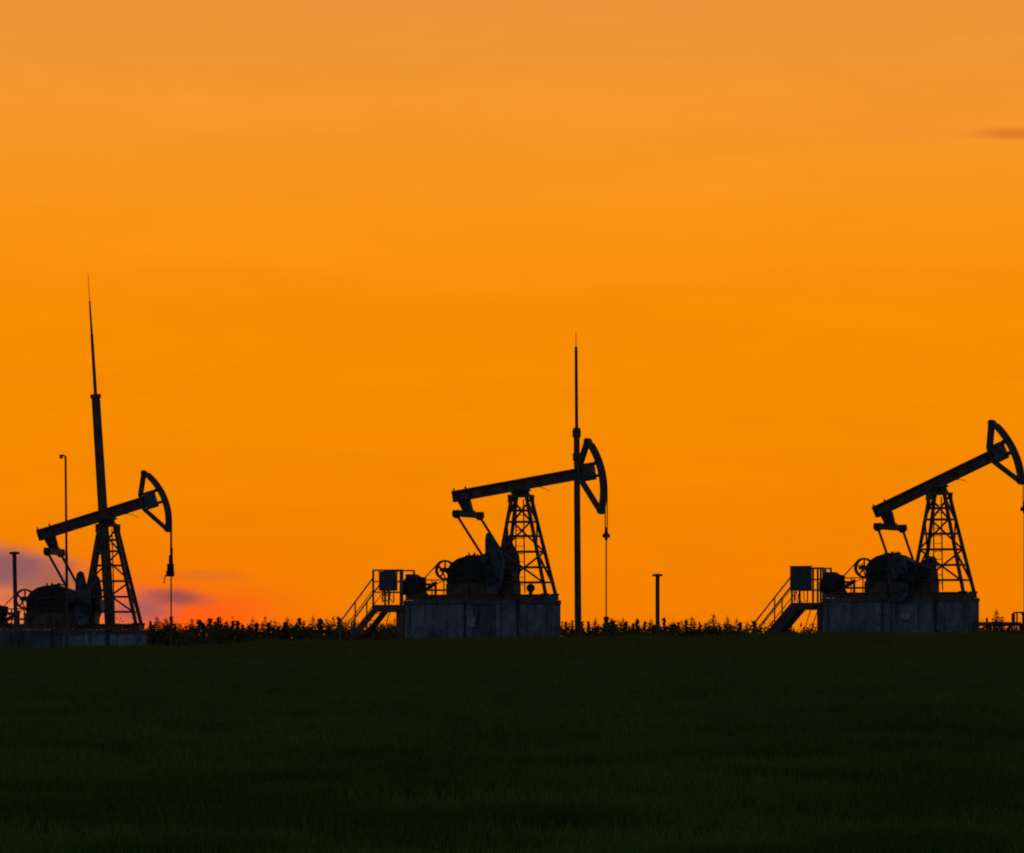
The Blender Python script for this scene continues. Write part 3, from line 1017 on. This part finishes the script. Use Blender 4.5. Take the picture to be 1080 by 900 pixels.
# (kind, px, top py, width factor, own label or None)
ROW = {
    SEG1: [
        (S_, 159, 654, .7, None), (F_, 165.5, 650, .55, 'narrow pointed fir next to the foundation corner below the leaning mast'), (F_, 174.5, 651, .6, None), (S_, 181, 650, .9, 'full leafy sapling directly below the hooked rod clamp'),
        (S_, 188, 666, .9, None), (S_, 195, 663, .9, None), (S_, 206, 661, .8, None), (F_, 212, 655, .9, None), (F_, 219.5, 652, .6, None),
        (S_, 227, 655, .9, None), (S_, 232, 650, 1.1, None), (F_, 239, 655, .8, None), (S_, 247.5, 653, 1.1, None), (S_, 255, 659, 1.0, None),
        (F_, 266.5, 652, .6, None), (F_, 271, 655, .8, None), (F_, 279.5, 650, .85, 'sharp pointed fir rising alone halfway between the hooked rod clamp and the twin handrails'),
        (S_, 288, 662, .8, None), (S_, 296, 665, .9, None), (F_, 303, 651, .6, None), (S_, 313, 656, .8, None), (F_, 320, 653, .8, None), (S_, 329, 660, .6, None),
        (S_, 336, 653, 1.15, 'broad round topped sapling just before the twin handrails'), (S_, 347, 660, .9, None), (S_, 355, 664, .8, None), (F_, 363, 656, .7, None), (S_, 374, 655, .6, None), (S_, 386, 663, .7, None), (S_, 405, 659, .9, None), (S_, 412, 658, .6, None)],
    SEG2: [
        (S_, 597.5, 654, .6, None), (S_, 604, 654, .6, None), (S_, 613, 657, .7, None), (S_, 620, 655, .8, None), (F_, 628, 652, .9, None), (S_, 637, 657, .8, None),
        (F_, 645, 651.5, .7, None), (F_, 657, 652, .7, None), (S_, 663, 659, .7, None), (S_, 668, 657, .7, None), (F_, 673, 655, .6, None), (S_, 680, 660, .9, None), (F_, 687, 653, .7, None),
        (S_, 700, 650, .9, None), (F_, 708, 657, .8, None), (S_, 716, 656, .8, None), (F_, 724, 653, .8, None), (F_, 730, 650, .9, None), (S_, 737, 655, .6, None), (F_, 744, 656, .7, None),
        (F_, 752.5, 647, 1.0, 'tallest pointed fir past the short capped pipe'), (S_, 760, 659, .8, None), (F_, 767, 650, .9, None), (F_, 777, 652, 1.0, None), (F_, 787, 659, .8, None),
        (S_, 797, 666, .8, None), (S_, 833, 657, .6, None), (S_, 848, 661, .6, None), (S_, 841, 666, .8, None)],
    SEG3: [
        (S_, 1041, 650, .6, None), (F_, 1051, 643, .55, 'tall thin fir poking up behind the low flow line pipe'), (F_, 1057, 649, .6, None), (S_, 1068, 646, .5, None), (S_, 1063, 660, .8, None), (S_, 1075, 663, .7, None)],
}
for seg, rows in ROW.items():
    for kind, px, top, wd, lab in rows:
        if kind == F_:
            l_, g_ = 'small dark fir in the tree line ' + seg, 'firs ' + seg
        else:
            l_, g_ = 'dark leafy sapling in the tree line ' + seg, 'saplings ' + seg
        plant(kind, px, top, wd, lab or l_, None if lab else g_)

rf = random.Random(21)
for seg, (xa, xb_), tops in ((SEG1, (158, 424), (650, 660)), (SEG2, (596, 800), (652, 660)), (SEG3, (1038, 1082), (656, 664))):
    x = xa
    while x < xb_:
        k = F_ if rf.random() < .6 else S_
        nm_ = ('small dark fir in the tree line ', 'firs ') if k == F_ else ('dark leafy sapling in the tree line ', 'saplings ')
        plant(k, x, rf.uniform(*tops), rf.uniform(.95, 1.3), nm_[0] + seg, nm_[1] + seg, rf.uniform(212, 250))
        x += rf.uniform(4, 8.5)

# low scrub filling the foot of the tree line
rb = random.Random(5)
sc = MB()
for k in range(19000):
    dd = rb.uniform(195, 250)
    px = rb.uniform(-160, 1240)
    x = (px - 540) / F * dd
    g = gz(x, dd)
    bump_ = .5 + .28 * math.sin(px * .11) + .22 * math.sin(px * .31 + 1.2) + rb.uniform(-.2, .35)
    topz = EYE + (YH - 665) / F * dd + bump_ * .42
    hf = rb.uniform(.2, 1.0) ** .8
    low = k % 2 == 0
    if low:
        topz = EYE + (YH - 667.5) / F * dd + bump_ * .2
    z = g + (topz - g) * hf
    c = Vector((x, dd, z))
    for i in range(4):
        s_ = rb.uniform(.12, .20) if low else rb.uniform(.05, .09) + .14 * (1 - hf)
        d = Vector((rb.gauss(0, 1), rb.gauss(0, 1), rb.gauss(.6, .9))).normalized()
        u = d.orthogonal().normalized() * s_ * .4
        cc = c + Vector((rb.gauss(0, .12), rb.gauss(0, .12), rb.gauss(0, .10)))
        sc.add([cc - u, cc + d * s_, cc + u, cc - d * s_ * .5], [(0, 1, 2, 3)])
    if k % 3 == 0:
        sc.tube((x, dd, g - .1), c, .012, .004, 4, False)
me = build_mesh(sc, 'undergrowth', M['leaves'])
o = bpy.data.objects.new('undergrowth', me)
COL.objects.link(o)
tag(o, 'low dark scrub filling the foot of the tree line', 'undergrowth', kind='stuff')

# ------------------------------------------------------------------ sky and light
SUN_AZ, SUN_EL = R(-4.4), R(0.6)
w = bpy.data.worlds.new('World')
SC.world = w
w.use_nodes = True
nt = w.node_tree
nt.nodes.clear()
n, l = nt.nodes, nt.links


def math_(op, a, b=None, c=None):
    q = n.new('ShaderNodeMath')
    q.operation = op
    for i, v in enumerate((a, b, c)):
        if v is None:
            continue
        if isinstance(v, (int, float)):
            q.inputs[i].default_value = v
        else:
            l.new(v, q.inputs[i])
    return q.outputs[0]


def smooth(x, a, b):
    q = n.new('ShaderNodeMapRange')
    q.interpolation_type = 'SMOOTHSTEP'
    l.new(x, q.inputs[0])
    q.inputs[1].default_value = a
    q.inputs[2].default_value = b
    return q.outputs[0]


def mixc(f, a, b, mode='MIX'):
    q = n.new('ShaderNodeMix')
    q.data_type = 'RGBA'
    q.blend_type = mode
    if isinstance(f, (int, float)):
        q.inputs[0].default_value = f
    else:
        l.new(f, q.inputs[0])
    for i, v in ((6, a), (7, b)):
        if isinstance(v, tuple):
            q.inputs[i].default_value = v
        else:
            l.new(v, q.inputs[i])
    return q.outputs[2]


tc = n.new('ShaderNodeTexCoord')
sep = n.new('ShaderNodeSeparateXYZ')
l.new(tc.outputs['Generated'], sep.inputs[0])
X, Y, Z = sep.outputs
hor = math_('SQRT', math_('ADD', math_('MULTIPLY', X, X), math_('MULTIPLY', Y, Y)))
el = math_('ARCTAN2', Z, hor)                # elevation, radians
az = math_('ARCTAN2', X, Y)                  # azimuth from the afterglow, radians
# streaky noise along the horizon
vec = n.new('ShaderNodeCombineXYZ')
l.new(math_('MULTIPLY', az, 9.0), vec.inputs[0])
l.new(math_('MULTIPLY', el, 75.0), vec.inputs[1])
nz = n.new('ShaderNodeTexNoise')
nz.inputs['Scale'].default_value = 1.0
nz.inputs['Detail'].default_value = 6
nz.inputs['Roughness'].default_value = .55
l.new(vec.outputs[0], nz.inputs['Vector'])
streak = math_('SUBTRACT', nz.outputs[0], .5)
vec2 = n.new('ShaderNodeCombineXYZ')
l.new(math_('MULTIPLY', az, 60.0), vec2.inputs[0])
l.new(math_('MULTIPLY', el, 190.0), vec2.inputs[1])
nz2 = n.new('ShaderNodeTexNoise')
nz2.inputs['Scale'].default_value = 1.0
nz2.inputs['Detail'].default_value = 5
l.new(vec2.outputs[0], nz2.inputs['Vector'])
wob = math_('SUBTRACT', nz2.outputs[0], .5)

TOP = YH / F                                 # elevation at the top of the photograph
ramp = n.new('ShaderNodeValToRGB')
tt = math_('DIVIDE', math_('ADD', el, math_('MULTIPLY', streak, .016)), TOP * 1.6)
l.new(tt, ramp.inputs[0])
cr = ramp.color_ramp
stops = [(0, (241, 125, 0)), (.11, (244, 130, 0)), (.33, (246, 138, 0)), (.53, (247, 141, 4)), (.66, (249, 148, 22)), (.74, (249, 150, 34)), (.85, (244, 152, 46)), (1.0, (234, 149, 60)), (1.3, (200, 140, 90)), (1.6, (150, 115, 105))]
for i, (p_, c_) in enumerate(stops):
    e = cr.elements[i] if i < 2 else cr.elements.new(p_ / 1.6)
    e.position = p_ / 1.6
    e.color = rgb(*c_)
glow = ramp.outputs[0]


def blob(px, py, rx, ry, warp=.5, soft=(1.15, .2)):
    """soft elliptical patch of sky centred on a direction (given as photo pixel), ragged by the noise"""
    a_, e_ = (px - 540) / F, (YH - py) / F
    u = math_('DIVIDE', math_('SUBTRACT', az, a_), rx / F)
    v = math_('DIVIDE', math_('SUBTRACT', el, e_), ry / F)
    r_ = math_('SQRT', math_('ADD', math_('MULTIPLY', u, u), math_('MULTIPLY', v, v)))
    r_ = math_('ADD', r_, math_('MULTIPLY', wob, warp))
    q = n.new('ShaderNodeMapRange')
    q.interpolation_type = 'SMOOTHSTEP'
    l.new(r_, q.inputs[0])
    q.inputs[1].default_value = soft[0]
    q.inputs[2].default_value = soft[1]
    return q.outputs[0]


def lay(col, f, c, k=1.0):
    return mixc(math_('MULTIPLY', f, k), col, rgb(*c))


# redder air low down near the sunken sun, then clouds
glow = lay(glow, blob(150, 668, 240, 100, .2, (1.2, 0)), (250, 106, 18), .8)
glow = lay(glow, blob(206, 656, 115, 46, .3, (1.2, 0)), (255, 90, 20), .85)
glow = lay(glow, blob(20, 644, 140, 46, .4, (1.2, .1)), (230, 122, 76), .85)
glow = lay(glow, blob(2, 600, 88, 27, .8, (1.15, .35)), (144, 92, 98), .95)
glow = lay(glow, blob(58, 615, 52, 15, .9, (1.2, .2)), (160, 98, 84), .8)
glow = lay(glow, blob(20, 632, 70, 7, .9, (1.2, .2)), (176, 100, 84), .5)
glow = lay(glow, blob(152, 642, 48, 22, 1.0, (1.2, .1)), (170, 92, 92), .9)
glow = lay(glow, blob(186, 631, 42, 11, 1.0, (1.25, .1)), (150, 80, 78), .92)
glow = lay(glow, blob(214, 607, 52, 9, 1.0, (1.2, .2)), (224, 108, 30), .7)
glow = lay(glow, blob(1072, 147, 62, 8, .9, (1.2, .1)), (212, 114, 42), .9)
glow = lay(glow, blob(1000, 122, 260, 40, 1.0, (1.2, 0)), (238, 148, 52), .35)
# faint bands
glow = mixc(1.0, glow, math_('ADD', 1.0, math_('ADD', math_('MULTIPLY', streak, .15), math_('MULTIPLY', wob, .06))), 'MULTIPLY')

sky = n.new('ShaderNodeTexSky')
sky.sky_type = 'NISHITA'
sky.sun_disc = False
sky.sun_elevation = SUN_EL
sky.sun_rotation = SUN_AZ
sky.air_density = 1.0
sky.dust_density = 0.6
sky.ozone_density = 2.6
bg1 = n.new('ShaderNodeBackground')
l.new(sky.outputs[0], bg1.inputs[0])
bg1.inputs[1].default_value = 0.38
bg2 = n.new('ShaderNodeBackground')
l.new(glow, bg2.inputs[0])
bg2.inputs[1].default_value = 1.0
# the afterglow fills the low western sky and gives way to the dusk dome above and behind
mask = math_('MULTIPLY', math_('SUBTRACT', 1.0, smooth(el, R(9), R(20))), math_('SUBTRACT', 1.0, smooth(math_('ABSOLUTE', az), R(9), R(27))))
mix = n.new('ShaderNodeMixShader')
l.new(mask, mix.inputs[0])
l.new(bg1.outputs[0], mix.inputs[1])
l.new(bg2.outputs[0], mix.inputs[2])
out = n.new('ShaderNodeOutputWorld')
l.new(mix.outputs[0], out.inputs[0])

sd = bpy.data.lights.new('sun', 'SUN')
sd.energy = 0.02
sd.color = (1.0, .42, .12)
sd.angle = R(0.5)
so = bpy.data.objects.new('sun', sd)
COL.objects.link(so)
dirv = Vector((math.sin(SUN_AZ) * math.cos(SUN_EL), math.cos(SUN_AZ) * math.cos(SUN_EL), math.sin(SUN_EL)))
so.rotation_euler = dirv.to_track_quat('Z', 'Y').to_euler()
